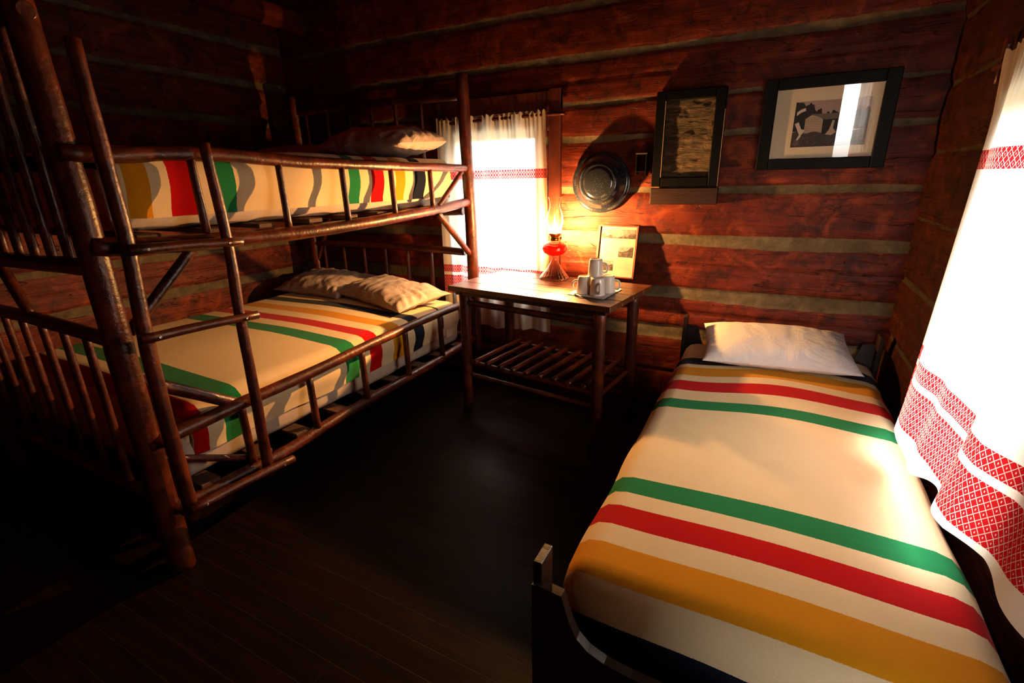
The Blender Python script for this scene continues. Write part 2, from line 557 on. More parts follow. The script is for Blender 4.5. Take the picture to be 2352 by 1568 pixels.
def log_wall(name, axis, plane, inward, a0, a1, z0, z1, holes, chinks, cracks, seed, mat=None):
    """hewn log wall with mortar chinking as one relief; axis 'x' runs along x at y=plane"""
    ta = ticks(a0, a1, .03, [h[0] for h in holes] + [h[1] for h in holes])
    tz = ticks(z0, z1, .0125, [h[2] for h in holes] + [h[3] for h in holes])

    def state(a, z):
        e = 0.012 * nz(a * 1.6 + seed, z * .3) + .006 * nz(a * 9 + seed, z)
        e2 = 0.012 * nz(a * 1.3 + seed * 2, z * .3 + 7) + .006 * nz(a * 8 + seed, z + 9)
        lo, hi = z0 - .2, z1 + .2
        for c0, c1 in chinks:
            b0, b1 = c0 + e, c1 + e2
            if b0 <= z <= b1:
                return True, 0, 1
            if c1 <= z or b1 <= z:
                lo = max(lo, b1)
            if c0 >= z or b0 >= z:
                hi = min(hi, b0)
                break
        return False, lo, hi
    def mortar(a, z):
        e = 0.012 * nz(a * 1.6 + seed, z * .3) + .006 * nz(a * 9 + seed, z)
        e2 = 0.012 * nz(a * 1.3 + seed * 2, z * .3 + 7) + .006 * nz(a * 8 + seed, z + 9)
        return max(min(z - c0 - e, c1 + e2 - z) for c0, c1 in chinks)
    vs, fs, ms, mo = [], [], [], []
    for z in tz:
        for a in ta:
            mo.append(max(-.05, mortar(a, z)))
            ch, lo, hi = state(a, z)
            if ch:
                d = -.005 + .003 * nz(a * 20, z * 20, seed)
            else:
                t = 2 * (z - lo) / max(.02, hi - lo) - 1
                d = .005 * (1 - abs(t) ** 10) + .006 * nz(a * 1.1, z * 7 + seed, seed) + .003 * nz(a * 14, z * 30, seed)
                for cz in cracks:
                    q = abs(z - cz - .008 * nz(a * 1.7, cz * 9))
                    if q < .009:
                        d -= .010 * (1 - q / .009)
            if axis == 'x':
                vs.append((a, plane + inward * d, z))
            else:
                vs.append((plane + inward * d, a, z))
    na = len(ta)
    mb = MB()
    for i in range(len(tz) - 1):
        zc = (tz[i] + tz[i + 1]) / 2
        for j in range(na - 1):
            ac = (ta[j] + ta[j + 1]) / 2
            if any(h[0] < ac < h[1] and h[2] < zc < h[3] for h in holes):
                continue
            q = [i * na + j, i * na + j + 1, (i + 1) * na + j + 1, (i + 1) * na + j]
            flip = (axis == 'x') == (inward > 0)
            fs.append(q[::-1] if flip else q)
            ms.append(0)
    mb.v = vs
    mb.f = fs
    mb.m = ms
    mb.sm = [True] * len(fs)
    return mb.build(name, mat or (M_logx if axis == 'x' else M_logy), kind='structure', attrs={'mortar': mo}, outward=False)


log_wall('wall_back', 'x', YB, -1, XL - .06, XR + .06, -.02, ZC + .03, [W1],
         [(.02, .035), (.195, .205), (.403, .484), (.641, .711), (.938, .998), (1.210, 1.243), (1.482, 1.512), (1.667, 1.687), (1.888, 1.920), (2.13, 2.16)],
         [1.085, .830, .57, 1.36, 1.79], 1.3)
log_wall('wall_left', 'y', XL, 1, YR - .06, YB + .06, -.02, ZC + .03, [],
         [(.10, .14), (.34, .40), (.615, .675), (.850, .900), (1.13, 1.19), (1.40, 1.45), (1.68, 1.73), (1.93, 1.97), (2.17, 2.21)], [.76, 1.30], 4.1)
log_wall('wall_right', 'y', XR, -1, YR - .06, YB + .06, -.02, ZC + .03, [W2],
         [(.27, .295), (.545, .565), (.815, .84), (1.09, 1.105), (1.36, 1.375), (1.61, 1.63), (1.84, 1.86), (2.08, 2.10)], [.68, .97], 8.7, M_log_shade)
log_wall('wall_rear_added', 'x', YR, 1, XL - .06, XR + .06, -.02, ZC + .03, [(.20, .53, -1, 2.1)],
         [(.30, .36), (.60, .66), (.90, .95), (1.20, 1.25), (1.50, 1.55), (1.80, 1.85), (2.1, 2.15)], [], 12.9)  # unseen wall added behind the camera; doorway edge shades part of the bed foot
MB().box(XL - .1, 1.1, HALL_Y - .1, YB + .1, -.06, 0).build('floor', M_floor, kind='structure')
mb = MB()
nb = 18
for i in range(nb):
    x0 = XL - .1 + (1.2 - XL) * i / nb
    x1 = XL - .1 + (1.2 - XL) * (i + 1) / nb - .006
    mb.box(x0, x1, HALL_Y - .1, YB + .1, ZC + .004 * (i % 2), ZC + .05)
mb.box(XL - .1, 1.1, HALL_Y - .1, YB + .1, ZC + .05, ZC + .09)
mb.build('ceiling', M_board, kind='structure')
# unseen entry added behind the room to shape daylight on the bed foot
mb = MB()
mb.box(-.02, .0, HALL_Y, YR - .03, 0, ZC)
mb.box(.95, .97, HALL_Y, YR - .03, 0, ZC)
mb.box(XR, .97, YR - .05, YR - .03, 0, ZC)
mb.box(-.02, W3[0], HALL_Y - .03, HALL_Y, 0, ZC)
mb.box(W3[1], .97, HALL_Y - .03, HALL_Y, 0, ZC)
mb.box(W3[0], W3[1], HALL_Y - .03, HALL_Y, 0, W3[2])
mb.box(W3[0], W3[1], HALL_Y - .03, HALL_Y, W3[3], ZC)
mb.build('wall_entry_added', M_board, kind='structure')
for i, z in enumerate((0,)):
    MB().pole([(-3.16, YR, 2.36), (-3.13, .9, 2.37), (-3.10, YB, 2.35)], .07, seed=3).build('trim_1', M_board, kind='structure')


M_pane = mat_glass('window_pane', (1, 1, 1))


def window(name, axis, plane, out, a0, a1, z0, z1):
    """casing boards, jamb box, sash and a pane"""
    e = empty(name, ((a0 + a1) / 2, plane, z0) if axis == 'x' else (plane, (a0 + a1) / 2, z0), None, None, kind='structure')
    def bx(mb, a_0, a_1, d0, d1, z_0, z_1, **k):
        d0, d1 = sorted((plane + out * d0, plane + out * d1))
        if axis == 'x':
            mb.box(a_0, a_1, d0, d1, z_0, z_1, **k)
        else:
            mb.box(d0, d1, a_0, a_1, z_0, z_1, **k)
    mb = MB()
    bx(mb, a0 - .02, a0, -.02, .16, z0 - .02, z1 + .02)
    bx(mb, a1, a1 + .02, -.02, .16, z0 - .02, z1 + .02)
    bx(mb, a0 - .02, a1 + .02, -.02, .16, z0 - .02, z0)
    bx(mb, a0 - .02, a1 + .02, -.02, .16, z1, z1 + .02)
    mb.build('jamb', M_darkz, e)
    mb = MB()
    bx(mb, a0, a0 + .03, .10, .13, z0, z1, bev=.004)
    bx(mb, a1 - .03, a1, .10, .13, z0, z1, bev=.004)
    bx(mb, a0 + .03, a1 - .03, .10, .13, z0, z0 + .03, bev=.004)
    bx(mb, a0 + .03, a1 - .03, .10, .13, z1 - .03, z1, bev=.004)
    mb.build('sash', M_darkz, e)
    mb = MB()
    bx(mb, a0 + .03, a1 - .03, .112, .116, z0 + .03, z1 - .03)
    mb.build('pane', M_pane, e)
    return e, bx


e1, bx = window('window_1', 'x', YB, 1, *W1)
mb = MB()
bx(mb, W1[1] + .092, W1[1] + .165, -.035, .0, .55, 1.77, bev=.004)
bx(mb, W1[0] - .115, W1[0] - .045, -.035, .0, .55, 1.77, bev=.004)
bx(mb, W1[0] - .115, W1[1] + .165, -.034, .0, 1.66, 1.76, bev=.004)
mb.build('casing', M_darkz, e1)
e2, bx = window('window_2', 'y', XR, 1, *W2)
e3, bx = window('window_3', 'x', HALL_Y, -1, *W3)


# ------------------------------------------------------------------ curtains
def curtain_sheet(name, mat, parent, path, zt, zb, nu, nv, fold, header=1.5, hem_fn=None):
    """path(u)->base point & normal; fold(u, z)->offset along the normal"""
    mb = MB()
    vs, fs, ac, dr = [], [], [], []
    length = 0.0
    for j in range(nv + 1):
        t = j / nv
        run = 0.0
        prev = None
        for i in range(nu + 1):
            u = i / nu
            zbb = zb + (hem_fn(u) if hem_fn else 0.0)
            z = zt + (zbb - zt) * t
            if j == 0:
                z += .008 * math.sin(u * 130) + .006 * nz(u * 40, 3)
            p, n, lift = path(u, z)
            d = fold(u, z)
            q = Vector((p[0] + n[0] * d, p[1] + n[1] * d, z + lift))
            if prev is not None:
                run += math.hypot(q.x - prev.x, q.y - prev.y)
            prev = q
            vs.append(q)
            ac.append(run)
            dr.append(z)
    w_ = nu + 1
    for j in range(nv):
        for i in range(nu):
            fs.append([j * w_ + i, j * w_ + i + 1, (j + 1) * w_ + i + 1, (j + 1) * w_ + i])
    mb.add(vs, fs, 0, True)
    return mb.build(name, mat, parent, attrs={'across': ac, 'drop': dr})


def foldset(seed, amp, freqs, hfreq, hz, hamp):
    def f(u, z):
        top = max(0.0, min(1.0, (z - (hz - .12)) / .14))
        a = 0
        for k, (fr, w_) in enumerate(freqs):
            ph = seed + k * 2.1 + .5 * nz(z * .9, k + seed)
            a += w_ * math.sin(2 * math.pi * fr * (u + .02 * nz(u * 3, z * .8, seed)) + ph)
        a = amp * a * (1 - .45 * top)
        g = .0
        if top > 0:
            s = math.sin(2 * math.pi * hfreq * u + 2.2 * nz(u * 9, seed)) * (.6 + .5 * nz(u * 22, z * 3, seed))
            g = hamp * top * s
        return a + g
    return f


# curtain over the window behind the table
rod1 = empty('curtain', (-1.54, 2.69, 1.62), 'sheer cream curtain with red woven bands at the window behind the lamp table', 'curtain')
curtain_sheet('curtain_cloth', M_curt, rod1,
              lambda u, z: ((-1.955 + .755 * u + (.045 * max(0, 1 - (z - .35) / 1.3)) * (u - .15), 2.725, 0), (0, -1, 0), 0),
              1.655, .365, 300, 70,
              foldset(1.0, .013, ((4.2, .8), (7.6, .7), (12.3, .35)), 27, 1.62, .008),
              hem_fn=lambda u: .012 * math.sin(u * 9) - .01 * u)
MB().pole([(-1.99, 2.735, 1.628), (-1.5, 2.733, 1.634), (-1.095, 2.735, 1.636)], .0095, step=.03, seed=5).build('curtain_rod', M_pole, rod1)
MB().pole([(-1.196, 2.738, 1.555), (-1.199, 2.738, 1.69)], .011, step=.03, seed=8).build('rod_peg', M_pole, rod1)
MB().pole([(-1.975, 2.738, 1.555), (-1.975, 2.738, 1.69)], .011, step=.03, seed=9).build('rod_peg', M_pole, rod1)

# curtain over the window beside the single bed
rod2 = empty('curtain', (.49, 1.45, 1.6), 'bright cream curtain with red woven bands hanging down beside the single bed', 'curtain')


def path2(u, z):
    y = 2.06 - 1.36 * u
    y -= .0
    t = max(0.0, 1 - (z - .5) / .9)
    bulge = .055 * t ** 2 * math.exp(-((u - .42) / .30) ** 2)
    lean = .02 * t
    near = max(0.0, min(1.0, (u - .60) / .06)) + max(0.0, 1 - u / .06)      # ends hang closer to the wall
    return (.502 - bulge - lean + .026 * min(1.0, near), y, 0), (-1, 0, 0), 0


curtain_sheet('curtain_cloth', M_curt, rod2, path2, 1.605, .52, 460, 80,
              foldset(4.0, .018, ((2.6, 1.0), (5.7, .40), (11.0, .12)), 38, 1.57, .008),
              hem_fn=lambda u: .022 * math.sin(u * 13 + .6) + .012 * math.sin(u * 31))
MB().pole([(.527, 2.12, 1.585), (.527, 1.4, 1.588), (.527, .64, 1.585)], .0095, step=.03, seed=15).build('curtain_rod', M_pole, rod2)
MB().pole([(.538, 2.10, 1.54), (.538, 2.10, 1.66)], .011, step=.03, seed=18).build('rod_peg', M_pole, rod2)
MB().pole([(.538, .66, 1.54), (.538, .66, 1.66)], .011, step=.03, seed=19).build('rod_peg', M_pole, rod2)
rod3 = empty('curtain', (.45, HALL_Y + .08, 2.0), 'pale curtain over the window in the added entry behind the room', 'curtain')
curtain_sheet('curtain_cloth', M_curt, rod3, lambda u, z: ((.345 + .18 * u, HALL_Y + .07, 0), (0, 1, 0), 0),
              2.22, .30, 120, 40, foldset(7.0, .018, ((5, .8), (9, .5)), 20, 2.05, .006))


# ------------------------------------------------------------------ soft things
def draped(name, mat, parent, x0, x1, y0, y1, ztop, drops, rad, nx=70, ny=110, bump=None, label=None, cat=None, group=None, run_fn=None, skirt=None):
    """a blanket over a mattress. drops=(x0 side, x1 side, y0 end, y1 end) lengths of the hanging edges"""
    def prof(lo, hi, dlo, dhi, n):
        """list of (coord, drop, arc): from low hem over the top to high hem"""
        pts = []
        arc_lo = dlo + 0
        n1 = max(4, int(dlo / .022)) if dlo > 0 else 0
        n2 = max(4, int(dhi / .022)) if dhi > 0 else 0
        out = []
        for i in range(n1):
            t = dlo * (1 - i / n1)
            if t > rad:
                out.append((lo, t))
            else:
                a = (1 - t / rad) * math.pi / 2
                out.append((lo + rad - rad * math.cos(a), rad - rad * math.sin(a)))
        a_, b_ = (lo + rad if dlo > 0 else lo), (hi - rad if dhi > 0 else hi)
        for i in range(n + 1):
            out.append((a_ + (b_ - a_) * i / n, 0.0))
        for i in range(1, n2 + 1):
            t = dhi * i / n2
            if t > rad:
                out.append((hi, t))
            else:
                a = (t / rad) * math.pi / 2
                out.append((hi - rad + rad * math.sin(a), rad - rad * math.cos(a)))
        return out
    PX = prof(x0, x1, drops[0], drops[1], nx)
    PY = prof(y0, y1, drops[2], drops[3], ny)
    vs, run, fs = [], [], []
    for (y, dy) in PY:
        for (x, dx) in PX:
            z = ztop - max(dx, dy) if (dx > rad or dy > rad) else ztop - math.hypot(dx, dy)
            xx, yy = x, y
            if dx > 0 and dy > 0:      # round the corners
                m = min(dx, dy)
                k = min(m, rad) * .35
                xx += k if x < (x0 + x1) / 2 else -k
                yy += k if y < (y0 + y1) / 2 else -k
            p = Vector((xx, yy, z))
            if bump:
                p += bump(xx, yy, z, max(dx, dy))
            vs.append(p)
            run.append(run_fn(x, y, max(0, dy)) if run_fn else y)
    w_ = len(PX)
    for j in range(len(PY) - 1):
        for i in range(w_ - 1):
            fs.append([j * w_ + i, j * w_ + i + 1, (j + 1) * w_ + i + 1, (j + 1) * w_ + i])
    mb = MB()
    mb.add(vs, fs, 0, True)
    o = mb.build(name, mat, parent, label, cat, group, attrs={'run': run})
    return o


def pillow(name, mat, c, sx, sy, th, rz=0, tilt=0, roll=0, seed=0, label=None, cat='pillow', group=None, n=54, wr=1.0, concave=.06, pw=.55):
    vs, fs = [], []
    Mx = Matrix.Translation(Vector(c)) @ Matrix.Rotation(rz, 4, 'Z') @ Matrix.Rotation(tilt, 4, 'X') @ Matrix.Rotation(roll, 4, 'Y')
    for side in (1, -1):
        for j in range(n + 1):
            for i in range(n + 1):
                u = -1 + 2 * i / n
                v = -1 + 2 * j / n
                u = math.sin(u * math.pi / 2) * .5 + u * .5
                v = math.sin(v * math.pi / 2) * .5 + v * .5
                ex = 1 - concave * (1 - v * v) * abs(u) ** 3
                ey = 1 - concave * 1.3 * (1 - u * u) * abs(v) ** 3
                x = u * sx / 2 * (1 - concave * (1 - v * v) * abs(u)) 
                y = v * sy / 2 * (1 - concave * 1.3 * (1 - u * u) * abs(v))
                h = max(0.0, (1 - abs(u) ** 2.6)) ** pw * max(0.0, (1 - abs(v) ** 2.6)) ** pw
                # wrinkles pulled from corners and edges
                e = max(abs(u), abs(v))
                wv = nz(x * 7 + seed, y * 7, seed) * .5
                ang = math.atan2(v, u)
                wv2 = math.sin(ang * 17 + 4 * nz(u * 2, v * 2, seed)) * (e ** 3) * .5
                d = th / 2 * h + wr * (.010 * wv + .0055 * wv2 + .005 * nz(x * 22, y * 14, seed + 5)) * min(1, h * 2.5)
                zz = side * d * (1.0 if side > 0 else .75)
                vs.append(Mx @ Vector((x, y, zz)))
    w_ = n + 1
    off = w_ * w_
    for j in range(n):
        for i in range(n):
            a = j * w_ + i
            fs.append([a, a + 1, a + w_ + 1, a + w_])
            b = off + a
            fs.append([b + w_, b + w_ + 1, b + 1, b])
    mb = MB()
    mb.add(vs, fs, 0, True)
    return mb.build(name, mat, None, label, cat, group)


def slab(name, mat, x0, x1, y0, y1, z0, z1, r, label, cat, group=None, amp=.006, seed=0, n=40):
    """rounded mattress with soft lumpy sides"""
    mb = MB()
    prof = [(r, z0), (r * .3, z0 + r * .3), (0, z0 + r), (0, z1 - r), (r * .3, z1 - r * .3), (r, z1)]
    per = []
    def ring(ins, z):
        pts = []
        a0, a1, b0, b1 = x0 + ins, x1 - ins, y0 + ins, y1 - ins
        for i in range(n):
            pts.append((a0 + (a1 - a0) * i / n, b0))
        for i in range(n):
            pts.append((a1, b0 + (b1 - b0) * i / n))
        for i in range(n):
            pts.append((a1 - (a1 - a0) * i / n, b1))
        for i in range(n):
            pts.append((a0, b1 - (b1 - b0) * i / n))
        return [Vector((x + amp * nz(x * 5, y * 5, seed), y + amp * nz(y * 5, x * 5, seed), z + amp * nz(x * 6 + seed, y * 6, z * 3))) for x, y in pts]
    rings = [ring(i, z) for i, z in prof]
    vs = [p for q in rings for p in q]
    m = 4 * n
    fs = []
    for k in range(len(rings) - 1):
        for i in range(m):
            j = (i + 1) % m
            fs.append([k * m + i, k * m + j, (k + 1) * m + j, (k + 1) * m + i])
    fs.append(list(range(m))[::-1])
    fs.append([(len(rings) - 1) * m + i for i in range(m)])
    mb.add(vs, fs, 0, True)
    return mb.build(name, mat, None, label, cat, group)


# ------------------------------------------------------------------ bunk bed
A = Vector((-1.70, .685, 0))
B = Vector((-1.66, 2.600, 0))
T = (B - A).normalized()
NRM = Vector((T.y, -T.x, 0))        # towards the room


def bp(s, z, off=0.0):
    p = A + T * s + NRM * off
    return (p.x, p.y, z)


BW = 1.42                            # width of the bunk
bunk = empty('bunk_bed', (A.x - BW / 2, 1.64, 0), 'tall rustic bunk bed of dark varnished poles with a ladder', 'bunk bed')


def pole(name, pts, r, r2=None, seed=None, **k):
    sd = RND.random() * 50 if seed is None else seed
    return MB().pole(pts, r, r2, seed=sd, **k).build(name, M_pole, bunk)


pole('post', [(-1.765, .690, 2.0), (-1.725, .685, 1.2), (-1.722, .680, .6), (-1.724, .682, 0)], .034, .042)
pole('post', [bp(1.90, 1.86, 0), bp(1.925, 1.2, 0), bp(1.93, .6, 0), bp(1.92, 0, 0)], .034, .040)
pole('post', [bp(1.90, 1.86, -BW), bp(1.91, .9, -BW), bp(1.90, 0, -BW)], .034, .040)
pole('post', [bp(-.01, 1.80, -BW), bp(.0, .9, -BW), bp(.0, 0, -BW)], .034, .040)
# front rails
pole('guard_rail', [bp(-.02, 1.39), bp(.10, 1.386), bp(.35, 1.397), bp(.76, 1.377), bp(1.26, 1.370), bp(1.83, 1.364), bp(1.90, 1.362)], .024, .021, wob=.14)
pole('side_rail', [bp(-.01, 1.14), bp(.09, 1.128), bp(.51, 1.112), bp(.94, 1.115), bp(1.58, 1.145), bp(1.90, 1.172)], .028, .026, wob=.10)
pole('guard_rail', [bp(-.01, .50), bp(.10, .506), bp(.32, .515), bp(.60, .520), bp(.99, .540), bp(1.51, .558), bp(1.90, .556)], .025, .022, wob=.07)
pole('side_rail', [bp(-.01, .25), bp(.07, .243), bp(.41, .232), bp(.80, .258), bp(1.48, .278), bp(1.90, .302)], .024, .025, wob=.12)
# back rails
pole('guard_rail', [bp(0, 1.38, -BW), bp(1.9, 1.38, -BW)], .024)
pole('side_rail', [bp(0, 1.13, -BW), bp(1.9, 1.14, -BW)], .027)
pole('side_rail', [bp(0, .24, -BW), bp(1.9, .28, -BW)], .025)
# spindles of the front
for s, zt, zb in ((.314, 1.385, 1.15), (.632, 1.375, 1.14), (.939, 1.37, 1.14), (1.245, 1.36, 1.15), (1.548, 1.355, 1.17)):
    pole('spindle', [bp(s, zt, .004), bp(s - .002, zb, .012)], .0125, .014, step=.03)
for s, zt, zb in ((.306, .51, .265), (.618, .50, .262), (.926, .52, .272), (1.243, .54, .285), (1.552, .55, .295)):
    pole('spindle', [bp(s, zt, .0), bp(s, zb, .004)], .015, .016, step=.03)
# corner braces
pole('brace', [bp(1.86, 1.345, .0), bp(1.60, 1.155, .0)], .014, step=.03)
pole('brace', [bp(1.60, 1.125, .0), bp(1.90, .860, .0)], .018, step=.03)
pole('brace', [bp(.30, 1.125, -.02), bp(.03, .87, -.02)], .017, step=.03)
pole('brace', [bp(.02, .715, -.03), bp(.30, .515, -.02)], .021, step=.03)
pole('brace', [bp(.02, .43, -.02), bp(.29, .285, -.02)], .013, step=.03)


def end_frame(y0, s, x_in, first, gap, zs):
    """head or foot frame across the bed: rails at the heights zs = (low, mid, bed, top)"""
    def q(x, z, dy=0):
        return (x, y0 + dy, z)
    xa, xb = A.x - .02, A.x - BW + .02
    for k, z in enumerate(zs):
        pole('end_rail', [q(xa, z), q((xa + xb) / 2, z + (.012 if k % 2 else -.01)), q(xb, z)], (.022, .024, .027, .024)[k])
    x = first
    while x > xb + .08:
        pole('spindle', [q(x, zs[3], .0), q(x - .004, zs[2], .0)], .0125, .014, step=.04)
        x -= gap
    x = first if y0 > 1 else -1.95
    while x > xb + .08:
        pole('spindle', [q(x, zs[1], .0), q(x - .004, zs[0], .0)], .0125, .014, step=.04)
        x -= gap if y0 > 1 else .158


end_frame(2.625, 1, 0, -1.99, .198, (.30, .862, 1.115, 1.76))
end_frame(.690, 0, 0, -1.885, .118, (.27, .845, 1.075, 1.72))
pole('brace', [(-2.46, .69, 1.06), (-2.33, .69, .86)], .018, step=.03)
pole('brace', [(-3.08, 2.62, .70), (-2.86, 2.62, 1.09)], .016, step=.03)
pole('foot_stub', [(-1.835, .70, .27), (-1.832, .70, 0.0)], .017, step=.03)
# slats under both mattresses
for zs_ in (1.150, .268):
    for k in range(9):
        s = .14 + k * .21
        jit = .012 * math.sin(k * 2.3)
        MB().box(A.x - BW + .03, A.x + .01, A.y + s + jit - .036, A.y + s + jit + .036, zs_ - .008, zs_ + .010, bev=.003).build('slat', M_slat, bunk)
# ladder: two rails, three rungs, fixed to the front
pole('ladder_rail', [bp(.055, 1.66, .055), bp(.055, 1.39, .055), bp(.055, 1.14, .055), bp(.038, .85, .055), bp(.034, .53, .055), bp(.038, .215, .055)], .019, .024, wob=.1)
pole('ladder_rail', [bp(.340, 1.425, .050), bp(.352, 1.105, .052), bp(.342, .86, .052), bp(.338, .555, .052), bp(.332, .205, .052)], .017, .020, wob=.1)
for z0, z1, s0, s1, r in ((1.127, 1.113, .040, .378, .016), (.868, .852, .012, .385, .016), (.262, .238, .022, .420, .018)):
    rg = pole('ladder_rung', [bp(s0, z0, .088), bp((s0 + s1) / 2, (z0 + z1) / 2 + .003, .088), bp(s1, z1, .088)], r, r * .92, wob=.08)
    for s in (s0 + .045, s1 - .05):
        p = Vector(bp(s, z0 + (z1 - z0) * (s - s0) / (s1 - s0), .088 + r * .93))
        R = Vector((0, 0, 1)).rotation_difference(NRM).to_matrix().to_4x4()
        MB().lathe([(.0042, -.001), (.0042, .0015), (.0026, .0022), (.0022, .0014)], 12, mat=Matrix.Translation(p) @ R).build('screw', M_metal, rg)

# ------------------------------------------------------------------ bunk bedding
MX1 = A.x - .055
MX0 = A.x - BW + .05
MY0, MY1 = .80, 2.545
slab('mattress', M_matt, MX0, MX1 - .010, MY0 - .03, MY1, 1.162, 1.335, .035, 'pale mattress of the upper bunk showing under its striped blanket', 'mattress', amp=.010, seed=2)
m = slab('mattress', M_matt, MX0, MX1 - .010, MY0 - .03, MY1, .280, .455, .035, 'pale mattress of the lower bunk showing under its striped blanket', 'mattress', amp=.010, seed=5)
MB().box(MX1 - .06, MX1 + .012, 2.40, 2.47, .345, .40, bev=.004).build('sheet_corner', M_sheet, m, label='loose white sheet corner')


def stripes(lst, end):
    st = [(0.0, CREAM)]
    for a, b, c in lst:
        st.append((a, c))
        st.append((b, CREAM))
    return st


U_ST = stripes([(.0, .09, NAVY), (.12, .19, YELL), (.255, .35, RED), (.405, .48, GREEN), (1.03, 1.10, GREEN), (1.175, 1.26, RED), (1.345, 1.425, YELL), (1.50, 1.585, NAVY)], 2)
L_ST = stripes([(.09, .185, RED), (.25, .345, GREEN), (.865, .955, GREEN), (1.035, 1.125, RED), (1.205, 1.30, YELL), (1.385, 1.475, NAVY), (1.67, 1.69, NAVY)], 2)
M_blU = mat_blanket('upper_blanket_wool', U_ST, 2.2)
M_blL = mat_blanket('lower_blanket_wool', L_ST, 2.2)


def bumpU(x, y, z, d):
    s = nz(x * 2.2, y * 2.2, 3.0) * .012
    side = min(1.0, d / .08)
    w_ = .020 * nz(y * 5.0, z * 3, 8) * side
    tuck = -.022 * max(0.0, min(1, (d - .13) / .07))
    return Vector((w_ + (tuck if x > -2.4 else -tuck), 0, s * (1 - side) + .006 * nz(y * 7, 4) * side))


draped('blanket', M_blU, None, MX0 - .02, MX1 + .025, MY0 - .04, MY1 - .01, 1.418, (.19, .215, .20, .0), .085,
       bump=bumpU, label='striped cream wool blanket spread over the upper bunk', cat='blanket',
       run_fn=lambda x, y, dy: y - A.y - dy)


def bumpL(x, y, z, d):
    side = min(1.0, d / .08)
    s = nz(x * 1.8, y * 1.8, 13.0) * .010 + .020 * math.exp(-((x + 2.4) / .5) ** 2)
    w_ = .016 * nz(y * 5.0, z * 3, 18) * side
    tuck = -.020 * max(0.0, min(1, (d - .11) / .06))
    return Vector((w_ + (tuck if x > -2.4 else -tuck), 0, s * (1 - side) + .010 * nz(y * 6, 24) * side))


draped('blanket', M_blL, None, MX0 - .02, MX1 + .022, MY0 + .0, MY1 - .01, .548, (.17, .185, .16, .0), .085,
       bump=bumpL, label='striped cream wool blanket spread over the lower bunk', cat='blanket',
       run_fn=lambda x, y, dy: y - A.y - dy)
pillow('pillow', M_pilc, (-2.14, 2.36, .615), .74, .40, .15, rz=math.radians(-14), tilt=math.radians(6), roll=math.radians(2), seed=3, wr=2.4,
       label='creased cream pillow on the lower bunk, nearer to the lamp table', concave=.10)
pillow('pillow', M_pilc, (-2.78, 2.42, .615), .66, .42, .15, rz=math.radians(-2), tilt=math.radians(10), seed=9, wr=2.6,
       label='crumpled cream pillow on the lower bunk, farther from the lamp table', concave=.12)
pillow('pillow', M_pilc, (-2.08, 2.34, 1.500), .66, .40, .19, rz=math.radians(-3), tilt=math.radians(4), seed=14, wr=2.4,
       label='creased cream pillow on the upper bunk beside the window post', concave=.03, pw=.42)
pillow('pillow', M_pilc, (-2.76, 2.36, 1.470), .62, .40, .12, rz=math.radians(4), seed=19, wr=1.4,
       label='dim pillow on the upper bunk in the dark wall corner', concave=.08)

# ------------------------------------------------------------------ single bed
sb = empty('single_bed', (.10, 1.72, 0), 'dark wooden single bed frame with low scooped end boards', 'bed')


def bed_board(name, y, th, par, zsc=1.0, flip=1):
    x0, x1 = -.356, .520
    pts = [(x0, .02), (x0, .478), (x0 + .022, .480), (x0 + .068, .476), (x0 + .077, .445), (x0 + .088, .41), (x0 + .104, .378), (x0 + .128, .356), (x0 + .165, .342), (x0 + .22, .335),
           ((x0 + x1) / 2, .332), (x1 - .22, .335), (x1 - .165, .342), (x1 - .128, .356), (x1 - .104, .378), (x1 - .088, .41), (x1 - .077, .445), (x1 - .068, .476), (x1 - .022, .480), (x1, .478), (x1, .02),
           (x1 - .06, .02), (x1 - .06, .14), (x0 + .06, .14), (x0 + .06, .02)]
    b = MB()
    b.prism([(p[0], p[1] * zsc) for p in pts], y - th / 2, y + th / 2)
    o = b.build(name, M_dark, par)
    for xx in (x0 - .002, x1 - .018):
        MB().box(xx, xx + .020, min(y, y + flip * .062), max(y, y + flip * .062), .0, .53 * zsc, bev=.002).build('corner_post', M_dark, o)
    return o


bed_board('footboard', .748, .022, sb)
bed_board('headboard', 2.700, .022, sb, 1.10, -1)
MB().box(-.345, -.322, .78, 2.67, .19, .30, bev=.003).build('side_board', M_dark, sb)
MB().box(.488, .510, .78, 2.67, .19, .30, bev=.003).build('side_board', M_dark, sb)
slab('mattress', M_matt, -.305, .475, .875, 2.64, .215, .395, .05, 'mattress on the single bed, mostly hidden under the striped blanket', 'mattress', seed=12)
R_ST = stripes([(.0, .125, NAVY), (.248, .372, YELL), (.448, .530, RED), (.595, .680, GREEN), (1.230, 1.330, GREEN), (1.435, 1.550, RED), (1.630, 1.735, YELL), (1.790, 1.885, NAVY)], 2.3)
M_blR = mat_blanket('single_bed_blanket_wool', R_ST, 2.4)


def bumpR(x, y, z, d):
    side = min(1.0, d / .07)
    s = .008 * nz(x * 2.6, y * 2.0, 33.0) + .010 * math.exp(-((x - .08) / .28) ** 2) + .006 * nz(x * 1.5 + y * 4, y * 3, 37)
    w_ = .012 * nz(y * 4.5, z * 3, 28) * side
    return Vector((w_, .006 * nz(x * 5, z * 4, 9) * side, s * (1 - side)))


def runR(x, y, dy):
    # the blanket lies slightly askew: stripes run a little towards the pillow near the window
    k = max(0.0, (y - 1.2)) / 1.4
    sk = (x - .1) * .11 * k + .045 * k * math.sin(x * 7 + .4)
    return (y - .60) - dy - sk


